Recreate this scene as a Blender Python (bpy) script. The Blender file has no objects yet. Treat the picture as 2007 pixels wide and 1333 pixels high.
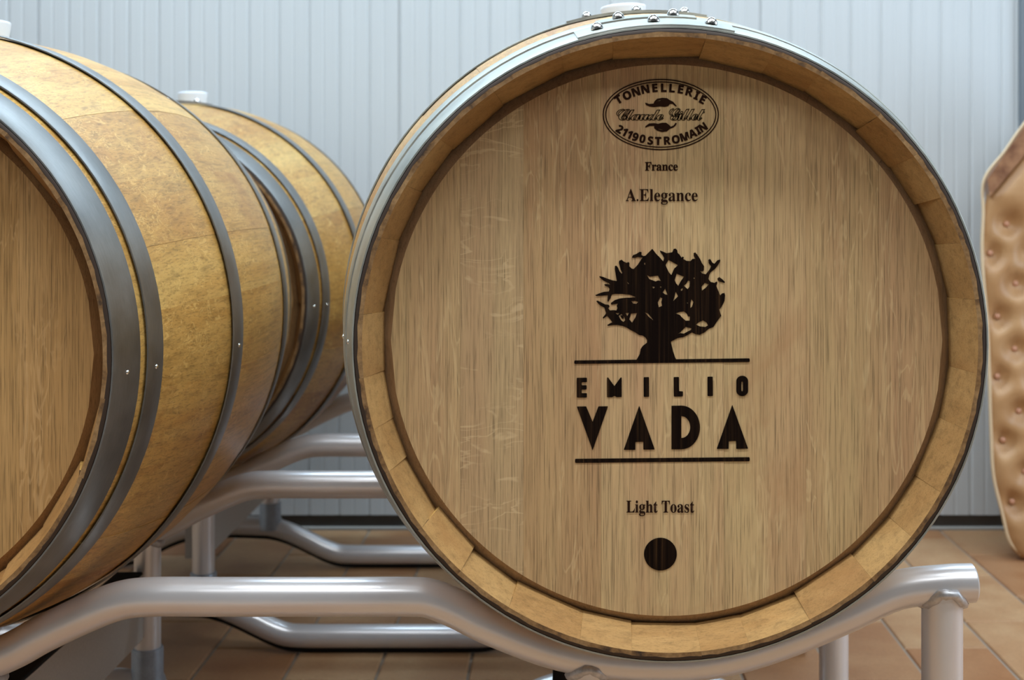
import bpy, math, random
from mathutils import Vector, Matrix

random.seed(7)
PI = math.pi
SC = bpy.context.scene
COL = SC.collection

# ---------------------------------------------------------------- camera
FPX, PX0, PY0, CAMZ = 2563.7, 1098.2, 394.7, 0.81   # focal length / principal point in px of the 2007 px frame
cam_data = bpy.data.cameras.new('camera')
cam_data.sensor_width = 36.0
cam_data.lens = FPX / 2007.0 * 36.0
cam_data.shift_x = -(PX0 - 1003.5) / 2007.0
cam_data.shift_y = -(666.5 - PY0) / 2007.0
cam_data.clip_start = 0.05
cam_data.dof.use_dof = True
cam_data.dof.focus_distance = 1.29
cam_data.dof.aperture_fstop = 8.0
cam = bpy.data.objects.new('camera', cam_data)
cam.location = (0, 0, CAMZ)
cam.rotation_euler = (PI / 2, 0, 0)
COL.objects.link(cam)
SC.camera = cam

# ---------------------------------------------------------------- world, lamps, exposure
world = bpy.data.worlds.new('world')
world.use_nodes = True
world.node_tree.nodes['Background'].inputs[0].default_value = (0.75, 0.85, 1.0, 1)
world.node_tree.nodes['Background'].inputs[1].default_value = 0.15
SC.world = world


def area(name, loc, sx, sy, power, color, target=None):
    l = bpy.data.lights.new(name, 'AREA')
    l.shape = 'RECTANGLE'
    l.size, l.size_y = sx, sy
    l.energy = power
    l.color = color
    o = bpy.data.objects.new(name, l)
    o.location = loc
    if target:
        o.rotation_euler = (Vector(target) - Vector(loc)).to_track_quat('-Z', 'Y').to_euler()
    COL.objects.link(o)
    return o


COOL = (0.66, 0.84, 1.0)      # daylight tubes at the back wall
NEUTRAL = (0.95, 0.97, 0.97)   # whiter tubes over the front of the room
# rows of ceiling tubes: one in front of the barrels, one over them, one near the back wall
for x in (-1.9, -0.3, 1.3):
    area('ceiling_tube_light', (x, -0.35, 2.72), 1.2, 0.16, 17, NEUTRAL)
for x in (-1.5, 0.1, 1.7):
    area('ceiling_tube_light', (x, 0.75, 2.72), 1.2, 0.16, 38, (0.88, 0.94, 0.98))
for x in (-1.5, -0.3, 1.1):
    area('ceiling_tube_light', (x, 2.80, 2.72), 1.2, 0.16, 27, COOL)

area('window_daylight', (2.52, 1.7, 1.15), 1.4, 1.4, 30, (0.72, 0.86, 1.0), (0.3, 1.7, 0.9))

SC.view_settings.view_transform = 'Standard'
SC.view_settings.look = 'None'
SC.view_settings.gamma = 1.0
SC.view_settings.use_curve_mapping = False
SC.view_settings.exposure = -0.14
SC.cycles.use_denoising = True
SC.cycles.max_bounces = 8


# ---------------------------------------------------------------- helpers
def at(px, py, y):
    """point of the place seen at a measured photo pixel, at depth y"""
    return ((px - PX0) / FPX * y, y, CAMZ - (py - PY0) / FPX * y)


def empty(name, loc, rz=0.0):
    o = bpy.data.objects.new(name, None)
    o.location = loc
    o.rotation_euler = (0, 0, rz)
    o.empty_display_size = 0.1
    COL.objects.link(o)
    return o


def tag(o, label=None, cat=None, group=None, kind=None):
    if label: o['label'] = label
    if cat: o['category'] = cat
    if group: o['group'] = group
    if kind: o['kind'] = kind
    return o


def mesh(name, verts, faces, mats, parent=None, smooth=40, loc=(0, 0, 0), mi=None):
    me = bpy.data.meshes.new(name)
    me.from_pydata([tuple(v) for v in verts], [], faces)
    if not isinstance(mats, (list, tuple)):
        mats = [mats]
    for m in mats:
        me.materials.append(m)
    if mi:
        me.polygons.foreach_set('material_index', mi)
    if smooth:
        me.polygons.foreach_set('use_smooth', [True] * len(me.polygons))
        me.set_sharp_from_angle(angle=math.radians(smooth))
    me.update()
    return link(name, me, parent, loc)


def link(name, me, parent=None, loc=(0, 0, 0)):
    o = bpy.data.objects.new(name, me)
    o.location = loc
    if parent: o.parent = parent
    COL.objects.link(o)
    return o


def box(x0, x1, y0, y1, z0, z1, b=0.0):
    """box with chamfered top/front edges when b > 0 (simple: inset of the far faces)"""
    v = [(x0, y0, z0), (x1, y0, z0), (x1, y1, z0), (x0, y1, z0), (x0, y0, z1), (x1, y0, z1), (x1, y1, z1), (x0, y1, z1)]
    f = [(0, 3, 2, 1), (4, 5, 6, 7), (0, 1, 5, 4), (1, 2, 6, 5), (2, 3, 7, 6), (3, 0, 4, 7)]
    if b:
        v = [(x0, y0, z0), (x1, y0, z0), (x1, y1, z0), (x0, y1, z0),
             (x0, y0, z1 - b), (x1, y0, z1 - b), (x1, y1, z1 - b), (x0, y1, z1 - b),
             (x0 + b, y0 + b, z1), (x1 - b, y0 + b, z1), (x1 - b, y1 - b, z1), (x0 + b, y1 - b, z1)]
        f = [(0, 3, 2, 1), (0, 1, 5, 4), (1, 2, 6, 5), (2, 3, 7, 6), (3, 0, 4, 7),
             (4, 5, 9, 8), (5, 6, 10, 9), (6, 7, 11, 10), (7, 4, 8, 11), (8, 9, 10, 11)]
    return v, f


def catmull(pts, n):
    out = []
    P = [Vector(p) for p in pts]
    P = [P[0] * 2 - P[1]] + P + [P[-1] * 2 - P[-2]]
    for i in range(1, len(P) - 2):
        a, b, c, d = P[i - 1], P[i], P[i + 1], P[i + 2]
        for k in range(n):
            t = k / n
            out.append(0.5 * ((2 * b) + (c - a) * t + (2 * a - 5 * b + 4 * c - d) * t * t + (3 * b - a - 3 * c + d) * t ** 3))
    out.append(P[-2])
    return out


def tube(path, r, seg=20, cap_bevel=0.0):
    """closed tube swept along a path of points"""
    path = [Vector(p) for p in path]
    n = len(path)
    t0 = (path[1] - path[0]).normalized()
    up = Vector((0, 1, 0)) if abs(t0.y) < 0.9 else Vector((0, 0, 1))
    verts, faces = [], []
    for i, p in enumerate(path):
        t = (path[min(i + 1, n - 1)] - path[max(i - 1, 0)]).normalized()
        u = (up - t * up.dot(t)).normalized()
        w = t.cross(u)
        for k in range(seg):
            a = 2 * PI * k / seg
            verts.append(p + (u * math.cos(a) + w * math.sin(a)) * r)
    for i in range(n - 1):
        for k in range(seg):
            k2 = (k + 1) % seg
            faces.append((i * seg + k, i * seg + k2, (i + 1) * seg + k2, (i + 1) * seg + k))
    for i, sgn in ((0, -1), (n - 1, 1)):
        b = i * seg
        t = ((path[1] - path[0]) if i == 0 else (path[-1] - path[-2])).normalized() * sgn
        c = len(verts)
        for k in range(seg):
            verts.append(path[i] + (verts[b + k] - path[i]) * 0.86 + t * r * 0.10)
        for k in range(seg):
            k2 = (k + 1) % seg
            q = (b + k, b + k2, c + k2, c + k)
            faces.append(q if sgn > 0 else q[::-1])
        ring = list(range(c, c + seg))
        faces.append(ring if sgn > 0 else ring[::-1])
    return verts, faces


def lathe(profile, seg=24, axis='Z'):
    """profile: (r, h) pairs, closed with caps"""
    verts, faces = [], []
    for r, h in profile:
        for k in range(seg):
            a = 2 * PI * k / seg
            verts.append((r * math.cos(a), r * math.sin(a), h))
    n = len(profile)
    for i in range(n - 1):
        for k in range(seg):
            k2 = (k + 1) % seg
            faces.append((i * seg + k, i * seg + k2, (i + 1) * seg + k2, (i + 1) * seg + k))
    faces.append(list(range(seg))[::-1])
    faces.append(list(range((n - 1) * seg, n * seg)))
    return verts, faces


# ---------------------------------------------------------------- materials
class NT:
    def __init__(self, name):
        self.m = bpy.data.materials.new(name)
        self.m.use_nodes = True
        self.t = self.m.node_tree
        self.b = self.t.nodes['Principled BSDF']

    def n(self, typ, **kw):
        nd = self.t.nodes.new(typ)
        for k, v in kw.items():
            if k.startswith('in_'):
                nd.inputs[k[3:].replace('_', ' ')].default_value = v
            else:
                setattr(nd, k, v)
        return nd

    def l(self, a, b):
        self.t.links.new(a, b)

    def coords(self, scale, rnd=True, rot=(0, 0, 0)):
        tc = self.n('ShaderNodeTexCoord')
        src = tc.outputs['Object']
        if rnd:
            oi = self.n('ShaderNodeObjectInfo')
            mul = self.n('ShaderNodeMath', operation='MULTIPLY')
            mul.inputs[1].default_value = 37.0
            self.l(oi.outputs['Random'], mul.inputs[0])
            add = self.n('ShaderNodeVectorMath', operation='ADD')
            self.l(src, add.inputs[0])
            self.l(mul.outputs[0], add.inputs[1])
            src = add.outputs[0]
        mp = self.n('ShaderNodeMapping')
        mp.inputs['Scale'].default_value = scale
        mp.inputs['Rotation'].default_value = rot
        self.l(src, mp.inputs['Vector'])
        return mp.outputs[0]

    def noise(self, vec, scale=1.0, detail=4.0, rough=0.55, dist=0.0):
        nd = self.n('ShaderNodeTexNoise')
        nd.inputs['Scale'].default_value = scale
        nd.inputs['Detail'].default_value = detail
        nd.inputs['Roughness'].default_value = rough
        nd.inputs['Distortion'].default_value = dist
        self.l(vec, nd.inputs['Vector'])
        return nd.outputs['Fac']

    def ramp(self, fac, stops):
        nd = self.n('ShaderNodeValToRGB')
        cr = nd.color_ramp
        while len(cr.elements) < len(stops):
            cr.elements.new(0.5)
        for e, (p, c) in zip(cr.elements, stops):
            e.position = p
            e.color = c if len(c) == 4 else (*c, 1)
        self.l(fac, nd.inputs[0])
        return nd.outputs[0]

    def mix(self, fac, a, b, blend='MIX'):
        nd = self.n('ShaderNodeMix', data_type='RGBA', blend_type=blend)
        for i, v in ((0, fac), (6, a), (7, b)):
            if hasattr(v, 'links') or hasattr(v, 'is_linked'):
                self.l(v, nd.inputs[i])
            else:
                nd.inputs[i].default_value = v if not isinstance(v, tuple) or len(v) == 4 else (*v, 1)
        return nd.outputs[2]

    def rnd(self):
        return self.n('ShaderNodeObjectInfo').outputs['Random']

    def bump(self, h, strength, dist=0.001):
        bp = self.n('ShaderNodeBump')
        bp.inputs['Strength'].default_value = strength
        bp.inputs['Distance'].default_value = dist
        self.l(h, bp.inputs['Height'])
        self.l(bp.outputs[0], self.b.inputs['Normal'])

    def out(self, color=None, rough=0.5, metal=0.0, spec=None):
        if color is not None:
            if isinstance(color, tuple):
                self.b.inputs['Base Color'].default_value = (*color, 1) if len(color) == 3 else color
            else:
                self.l(color, self.b.inputs['Base Color'])
        if isinstance(rough, float):
            self.b.inputs['Roughness'].default_value = rough
        else:
            self.l(rough, self.b.inputs['Roughness'])
        self.b.inputs['Metallic'].default_value = metal
        if spec is not None:
            self.b.inputs['Specular IOR Level'].default_value = spec
        return self.m


G = lambda v: (v, v, v, 1)


def wood(name, lo, hi, tint_lo, tint_hi, along, pore=0.5, fleck=0.3, rough=0.55, scale=1.0, stain=None, stain_amt=0.0,
         freq=(150, 3.0), pf=(900, 22), ff=(90, 26), fdist=1.4, fcut=0.60, gamp=0.26, spec=0.35):
    """oak: colour by object, long grain, dark pores and pale ray flecks. along = axis of the grain (0 x, 1 y, 2 z)"""
    w = NT(name)

    def sc(across, length):
        s = [across * scale] * 3
        s[along] = length * scale
        return tuple(s)
    broad = w.noise(w.coords(sc(14, 1.1)), 1, 4, 0.6, 0.6)
    grain = w.noise(w.coords(sc(*freq)), 1, 5, 0.62, 0.3)
    fine = w.noise(w.coords(sc(*pf)), 1, 3, 0.6)
    flk = w.noise(w.coords(sc(*ff)), 1, 3, 0.5, fdist)
    tint = w.ramp(w.rnd(), [(0.0, tint_lo), (0.5, G(1.0)), (1.0, tint_hi)])
    base = w.mix(w.ramp(broad, [(0.3, G(0)), (0.7, G(1))]), lo, hi)
    base = w.mix(1.0, base, tint, 'MULTIPLY')
    base = w.mix(1.0, base, w.ramp(grain, [(0.30, G(1 - gamp)), (0.5, G(1.0)), (0.75, G(1 + gamp * 0.4))]), 'MULTIPLY')
    base = w.mix(pore, base, w.ramp(fine, [(0.36, G(0.45)), (0.48, G(1.0))]), 'MULTIPLY')
    mask = w.noise(w.coords(sc(ff[0] * 0.35, ff[1] * 0.35)), 1, 2, 0.5)
    line = w.ramp(flk, [(0.470, G(0)), (0.492, G(fleck)), (0.508, G(fleck)), (0.530, G(0))])
    line = w.mix(1.0, line, w.ramp(mask, [(0.46, G(0)), (0.58, G(1))]), 'MULTIPLY')
    patch = w.ramp(flk, [(fcut, G(0)), (fcut + 0.06, G(fleck))])
    base = w.mix(w.mix(1.0, line, patch, 'LIGHTEN'), base, (min(1, hi[0] * 1.35), min(1, hi[1] * 1.38), min(1, hi[2] * 1.5)))
    if stain:
        st = w.noise(w.coords((5, 5, 5)), 1, 5, 0.65, 0.5)
        base = w.mix(w.ramp(st, [(0.56, G(0)), (0.72, G(stain_amt))]), base, stain)
    w.bump(w.mix(0.5, fine, grain), 0.18, 0.0006)
    return w.out(base, rough, 0.0, spec)


M = {}
M['stave'] = wood('oak_stave', (0.42, 0.212, 0.044), (0.58, 0.385, 0.122), (0.78, 0.66, 0.50, 1), (1.12, 1.12, 1.12, 1), 1,
                  pore=0.6, fleck=0.45, rough=0.42, stain=(0.30, 0.125, 0.028), stain_amt=0.6, freq=(170, 5), pf=(620, 30), ff=(95, 45), spec=0.55, gamp=0.34, fcut=0.62)
HEAD_KW = dict(pore=0.75, rough=0.6, freq=(480, 6.0), pf=(1100, 20), gamp=0.24, spec=0.25)
M['head'] = wood('oak_head', (0.475, 0.292, 0.152), (0.55, 0.405, 0.200), (0.86, 0.80, 0.74, 1), (1.05, 1.06, 1.06, 1), 2,
                 fleck=0.30, stain=(0.38, 0.20, 0.09), stain_amt=0.50, ff=(70, 9), fdist=0.8, fcut=0.66, **HEAD_KW)
M['head_flecked'] = wood('oak_head_rays', (0.47, 0.295, 0.160), (0.52, 0.380, 0.200), (0.95, 0.93, 0.90, 1), (1.03, 1.03, 1.03, 1), 2,
                         fleck=0.45, stain=(0.36, 0.22, 0.12), stain_amt=0.25, ff=(20, 62), fdist=0.7, fcut=0.62, **HEAD_KW)
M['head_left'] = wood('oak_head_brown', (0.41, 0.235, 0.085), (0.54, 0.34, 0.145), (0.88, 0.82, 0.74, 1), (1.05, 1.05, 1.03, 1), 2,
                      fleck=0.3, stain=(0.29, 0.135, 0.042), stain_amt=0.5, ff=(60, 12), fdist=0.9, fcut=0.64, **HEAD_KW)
M['head_edge'] = wood('oak_head_bevel', (0.33, 0.215, 0.120), (0.40, 0.265, 0.155), (0.9, 0.9, 0.9, 1), (1.05, 1.05, 1.05, 1), 2,
                      pore=0.5, fleck=0.05, rough=0.7, freq=(260, 20), pf=(1300, 60))
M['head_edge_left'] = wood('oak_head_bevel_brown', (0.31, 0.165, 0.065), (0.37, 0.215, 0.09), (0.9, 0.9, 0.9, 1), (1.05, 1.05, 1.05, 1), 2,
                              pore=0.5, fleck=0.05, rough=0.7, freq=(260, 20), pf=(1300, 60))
M['chamfer'] = wood('oak_chime_bevel', (0.32, 0.178, 0.062), (0.43, 0.268, 0.105), (0.86, 0.80, 0.74, 1), (1.07, 1.07, 1.05, 1), 0,
                    pore=0.4, fleck=0.1, rough=0.55, stain=(0.27, 0.125, 0.04), stain_amt=0.5, freq=(120, 50), pf=(700, 240))
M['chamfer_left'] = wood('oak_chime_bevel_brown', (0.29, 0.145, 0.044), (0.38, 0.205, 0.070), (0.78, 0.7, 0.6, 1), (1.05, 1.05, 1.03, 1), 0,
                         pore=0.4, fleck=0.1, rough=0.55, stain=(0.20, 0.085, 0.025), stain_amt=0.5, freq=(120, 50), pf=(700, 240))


def rim_material():
    w = NT('oak_chime_end')
    n1 = w.noise(w.coords((28, 28, 28)), 1, 5, 0.65)
    n2 = w.noise(w.coords((240, 240, 240)), 1, 4, 0.6)
    c = w.ramp(n1, [(0.34, (0.035, 0.018, 0.009)), (0.45, (0.20, 0.105, 0.036)), (0.66, (0.33, 0.20, 0.085))])
    c = w.mix(0.6, c, w.ramp(n2, [(0.3, G(0.5)), (0.6, G(1.1))]), 'MULTIPLY')
    w.bump(n2, 0.3, 0.001)
    return w.out(c, 0.6)


M['rim'] = rim_material()
M['scorch'] = NT('scorched_edge').out((0.028, 0.014, 0.007), 0.6)


def burn_material():
    w = NT('burnt_lettering')
    n = w.noise(w.coords((420, 420, 6), rnd=False), 1, 4, 0.6)
    c = w.ramp(n, [(0.45, (0.006, 0.003, 0.002)), (0.62, (0.016, 0.008, 0.004)), (0.75, (0.06, 0.03, 0.012))])
    return w.out(c, 0.85, 0.0, 0.05)


M['burn'] = burn_material()
M['burn_thin'] = NT('burnt_fine_lettering').out((0.022, 0.009, 0.005), 0.85, 0.0, 0.05)


def steel(name, col, rough, metal, var=0.25, scale=(18, 18, 18), fine=(60, 900, 60), bump=0.05):
    w = NT(name)
    n1 = w.noise(w.coords(scale), 1, 5, 0.6)
    n2 = w.noise(w.coords(fine), 1, 3, 0.6)
    c = w.mix(1.0, col, w.ramp(n1, [(0.3, G(1 - var)), (0.7, G(1.0))]), 'MULTIPLY')
    c = w.mix(0.35, c, w.ramp(n2, [(0.3, G(0.75)), (0.65, G(1.1))]), 'MULTIPLY')
    r = w.ramp(n1, [(0.3, G(rough * 0.85)), (0.7, G(min(1, rough * 1.2)))])
    if bump: w.bump(n2, bump, 0.0005)
    return w.out(c, r, metal)


M['hoop'] = steel('galvanised_hoop', (0.47, 0.49, 0.45), 0.46, 0.85)
M['hoop_dark'] = steel('dull_steel_hoop', (0.27, 0.275, 0.27), 0.42, 0.85)
M['rivet'] = steel('bright_rivet', (0.80, 0.82, 0.80), 0.16, 1.0, 0.1)
M['rack'] = NT('silver_painted_tube').out((0.72, 0.72, 0.745), 0.30, 0.45)
M['weld'] = steel('weld_bead', (0.66, 0.66, 0.68), 0.42, 0.5, 0.35, (120, 120, 120), (400, 400, 400))
M['channel'] = steel('grey_channel', (0.46, 0.44, 0.41), 0.55, 0.1, 0.06, (9, 9, 9), (300, 300, 300), 0.0)
M['socket'] = steel('blue_grey_socket', (0.36, 0.40, 0.46), 0.42, 0.5, 0.2, (60, 60, 60), (300, 300, 300), 0.0)
M['rubber'] = NT('black_rubber_and_strip').out((0.008, 0.008, 0.008), 0.7, 0.0, 0.2)  # black for the rubber liner and for the added channel strip


def bung_material():
    w = NT('white_silicone')
    w.b.inputs['Subsurface Weight'].default_value = 0.25
    w.b.inputs['Subsurface Radius'].default_value = (0.01, 0.01, 0.01)
    return w.out((0.74, 0.83, 0.97), 0.4)


M['bung'] = bung_material()


def wall_material():
    w = NT('coated_wall_panel')
    n = w.noise(w.coords((1.2, 1.2, 0.6), rnd=False), 1, 3, 0.5)
    n2 = w.noise(w.coords((300, 300, 2), rnd=False), 1, 2, 0.5)
    c = w.ramp(n, [(0.3, (0.53, 0.568, 0.59)), (0.7, (0.58, 0.623, 0.647))])
    c = w.mix(0.25, c, w.ramp(n2, [(0.35, G(0.9)), (0.65, G(1.05))]), 'MULTIPLY')
    return w.out(c, 0.45, 0.0, 0.4)


M['wall'] = wall_material()
M['plain_wall'] = NT('painted_wall').out((0.17, 0.175, 0.18), 0.7)
M['ceiling'] = NT('painted_ceiling').out((0.26, 0.265, 0.27), 0.8)
M['ceiling_white'] = NT('white_wall').out((0.40, 0.40, 0.38), 0.7)
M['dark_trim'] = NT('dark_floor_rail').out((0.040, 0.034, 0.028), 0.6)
M['lip'] = NT('pale_floor_rail').out((0.30, 0.28, 0.25), 0.6)
M['post'] = NT('grey_wall_trim').out((0.16, 0.19, 0.22), 0.5)


def tile_material():
    w = NT('terracotta_tile')
    n1 = w.noise(w.coords((7, 7, 7)), 1, 4, 0.6)
    n2 = w.noise(w.coords((160, 160, 160)), 1, 4, 0.6)
    c = w.mix(w.ramp(n1, [(0.3, G(0)), (0.7, G(1))]), (0.33, 0.165, 0.075), (0.43, 0.265, 0.140))
    c = w.mix(1.0, c, w.ramp(w.rnd(), [(0, (0.78, 0.62, 0.52, 1)), (0.5, G(1)), (1, (1.12, 1.2, 1.25, 1))]), 'MULTIPLY')
    c = w.mix(0.5, c, w.ramp(n2, [(0.3, G(0.8)), (0.6, G(1.06))]), 'MULTIPLY')
    w.bump(n2, 0.1, 0.001)
    return w.out(c, w.ramp(n1, [(0.3, G(0.45)), (0.7, G(0.6))]), 0.0, 0.28)


M['tile'] = tile_material()
M['grout'] = NT('grout').out((0.30, 0.25, 0.20), 0.85)


def leather_material():
    w = NT('tan_leather')
    n1 = w.noise(w.coords((9, 9, 9)), 1, 4, 0.6)
    n2 = w.noise(w.coords((260, 260, 260)), 1, 3, 0.6)
    c = w.ramp(n1, [(0.3, (0.37, 0.195, 0.080)), (0.7, (0.48, 0.29, 0.14))])
    w.bump(n2, 0.15, 0.001)
    return w.out(c, 0.42, 0.0, 0.5)


M['leather'] = leather_material()
def leather_top():
    w = NT('brown_leather_top')
    n1 = w.noise(w.coords((26, 26, 26)), 1, 4, 0.6)
    return w.out(w.ramp(n1, [(0.36, (0.15, 0.055, 0.02)), (0.64, (0.34, 0.17, 0.08))]), 0.5)


M['leather_dark'] = leather_top()
M['leather_pale'] = NT('pale_leather_piping').out((0.66, 0.52, 0.34), 0.5)
M['button'] = NT('leather_button').out((0.52, 0.27, 0.17), 0.35)

# ---------------------------------------------------------------- room shell
WY = 3.235                                  # back wall
v, f = box(-3.2, 2.6, -3.0, WY + 0.2, -0.2, -0.004)
floor = tag(mesh('floor', v, f, M['grout'], smooth=0), 'terracotta tiled floor with pale grout', kind='structure')
TW, TL, GR = 0.1563, 0.3126, 0.005
gx0 = at(915.5, 1330, 0.81 * FPX / (1330 - PY0))[0]
tile_mesh = None
j = 0
for ci in range(-13, 15):
    x0 = gx0 + ci * TW
    off = {0: 0.0, 1: 0.52}.get(ci % 2) * TL
    for ri in range(-1, 10):
        y0 = 0.65 + off + ri * TL
        y1 = min(y0 + TL - GR, WY - 0.012)
        if y1 - y0 < 0.03 or x0 > 2.4:
            continue
        v, f = box(GR / 2 - TW / 2, TW / 2 - GR / 2, -(y1 - y0) / 2, (y1 - y0) / 2, -0.012, 0.0, 0.0025)
        full = abs((y1 - y0) - (TL - GR)) < 1e-4
        if full and tile_mesh:
            o = link('tile', tile_mesh, floor, (x0 + TW / 2, (y0 + y1) / 2, 0))
        else:
            o = mesh('tile', v, f, M['tile'], floor, smooth=0, loc=(x0 + TW / 2, (y0 + y1) / 2, 0))
            if full: tile_mesh = o.data
        o.location.z = random.uniform(-0.0006, 0.0)

# back wall: ribbed panels, each a piece
wall = tag(mesh('wall_back', *box(-3.2, 2.6, WY + 0.03, WY + 0.2, -0.004, 2.8), M['plain_wall'], smooth=0),
           'pale blue grey ribbed metal panel wall', kind='structure')


def panel_mesh(width, rib, h):
    prof = []
    n = round(width / rib)
    for i in range(n):
        a = i * rib
        d = 0.0034 if i % 2 == 0 else 0.0012
        g = 0.008 if i % 2 == 0 else 0.005
        if i == 0: d, g = 0.0042, 0.008
        prof += [(a, d), (a + g * 0.45, d), (a + g, 0.0), (a + rib - 0.003, 0.0)]
    prof += [(width - 0.0005, 0.0005)]
    verts = [(x, y, 0.0) for x, y in prof] + [(x, y, h) for x, y in prof]
    k = len(prof)
    verts += [(width - 0.0005, 0.028, 0), (0, 0.028, 0), (width - 0.0005, 0.028, h), (0, 0.028, h)]
    faces = [(i, i + 1, k + i + 1, k + i) for i in range(k - 1)]
    faces += [(k - 1, 2 * k, 2 * k + 2, 2 * k - 1), (2 * k + 1, 0, k, 2 * k + 3), (2 * k, 2 * k + 1, 2 * k + 3, 2 * k + 2)]
    return verts, faces


RIB = 0.0372
PW = RIB * 24
x = at(73, 100, WY)[0] - 3 * PW
pm = None
while x < 2.55:
    if pm is None:
        o = mesh('panel', *panel_mesh(PW, RIB, 2.76), M['wall'], wall, smooth=0, loc=(x, WY, 0.034))
        pm = o.data
    elif x + PW < 2.6:
        link('panel', pm, wall, (x, WY, 0.034))
    x += PW

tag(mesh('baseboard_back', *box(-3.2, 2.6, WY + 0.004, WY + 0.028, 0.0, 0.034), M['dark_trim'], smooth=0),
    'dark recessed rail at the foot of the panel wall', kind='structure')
tag(mesh('trim_1', *box(-3.2, 2.6, WY - 0.010, WY + 0.004, -0.002, 0.006, 0.002), M['lip'], smooth=0),
    'thin pale strip between tiles and back wall', kind='structure')
px = at(1996, 100, WY)[0]
tag(mesh('trim_2', *box(px, px + 0.06, WY - 0.02, WY - 0.0005, 0.01, 2.79), M['post'], smooth=0),
    'grey vertical trim on the panel wall at its far right', kind='structure')
tag(mesh('wall_left', *box(-3.3, -3.2, -3.0, WY, 0, 2.8), M['ceiling_white'], smooth=0), 'plain pale side wall', kind='structure')
tag(mesh('wall_right', *box(2.6, 2.7, -3.0, WY, 0, 2.8), M['plain_wall'], smooth=0), 'plain pale side wall', kind='structure')
tag(mesh('wall_front', *box(-3.2, 2.6, -3.1, -3.0, 0, 2.8), M['plain_wall'], smooth=0), 'plain pale wall behind the viewer', kind='structure')
tag(mesh('ceiling', *box(-3.2, 2.6, -3.0, WY + 0.2, 2.8, 2.9), M['ceiling'], smooth=0), 'plain pale ceiling', kind='structure')

# ---------------------------------------------------------------- barrels
BL, RH, RB = 0.870, 0.2985, 0.360            # length, head radius, bilge radius
HEAD_Y = 0.040                              # depth of the head below the chime
NAMES = {}


def prof(s):
    return RB - (RB - RH) * (2 * s / BL - 1) ** 2


JOINTS_R = [83.3, 70.3, 61, 47.7, 37.7, 28.5, 19.3, 8.4, -5.4, -16, -28.6, -38.5, -49.2, -63.1, -75.2, -84.2, -97.1, -107,
            -121.5, -132.8, -143.6, -155.7, -164, -173.8, -185.6, -200.3, -211.1, -221.8, -235.2, -249.3, -259.3]
JOINTS_L = [90, 74, 62, 47.5, 32, 19, 7, -7.5, -23, -38, -49, -62, -73, -88, -101, -113, -127, -140, -151, -166, -178, -191,
            -203, -218, -230, -241, -254]
JOINTS_B = [a + 6.5 for a in JOINTS_L]


def stave(parent, a_hi, a_lo, rng, chm):
    gap = 0.00004
    a0, a1 = math.radians(a_lo) + gap / 0.3, math.radians(a_hi) - gap / 0.3
    K = 7
    am, half = (a0 + a1) / 2, (a1 - a0) / 2
    rc = 0.2787 + rng.uniform(-0.0028, 0.0028)
    off = rng.uniform(-0.0003, 0.0004)
    rings = []
    ys = [0.0, 0.0012, 0.02, 0.045, 0.0555, 0.062, 0.09, 0.14, 0.20, 0.27, 0.35]
    full = [(y, +1) for y in ys] + [(BL / 2, 1)] + [(BL - y, -1) for y in reversed(ys)]
    for y, side in full:
        e = min(y, BL - y)
        ro = prof(y) + (0 if e < 0.06 else off)
        if e == 0.0:
            ro -= 0.0022
            ri, ch = 0.2912, 0.0
        elif e <= 0.0451:
            t = e / 0.045
            ri, ch = 0.2912 * (1 - t) + rc * t, t
        else:
            ri, ch = prof(y) - 0.027, 1.0
            if 0.0451 < e < 0.07: ri = rc if e < 0.06 else rc + 0.006
        outer, inner = [], []
        for k in range(K):
            a = a0 + (a1 - a0) * k / (K - 1)
            outer.append((ro * math.cos(a), y, ro * math.sin(a)))
            rch = ri * math.cos(half) / math.cos(a - am)
            r = ri * (1 - ch) + rch * ch
            inner.append((r * math.cos(a), y, r * math.sin(a)))
        rings.append(outer + inner[::-1])
    verts = [p for r in rings for p in r]
    n = 2 * K
    faces, mi = [], []
    for i in range(len(rings) - 1):
        y = full[i][0]
        ym = min(y, BL - full[i + 1][0])
        for k in range(n):
            k2 = (k + 1) % n
            faces.append((i * n + k, (i + 1) * n + k, (i + 1) * n + k2, i * n + k2))
            inner_face = K <= k < n - 1
            mi.append(2 if (inner_face and ym < 0.05) else (3 if ym < 0.006 else 0))
    for i, flip in ((0, False), (len(rings) - 1, True)):
        c = len(verts)
        for k in range(K):                     # scorched outer edge, paler end grain inside it
            p, r_ = Vector(verts[i * n + k]), Vector(verts[i * n + n - 1 - k])
            verts.append(tuple(p + (r_ - p) * (0.16 + 0.12 * math.sin(k * 2.1 + a_hi))))
        for k in range(K - 1):
            for q, m_ in (((i * n + k, i * n + k + 1, c + k + 1, c + k), 3), ((c + k, c + k + 1, i * n + n - 2 - k, i * n + n - 1 - k), 1)):
                faces.append(q[::-1] if flip else q)
                mi.append(m_)
    return mesh('stave', verts, faces, [M['stave'], M['rim'], chm, M['scorch']], parent, smooth=30, mi=mi)


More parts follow.
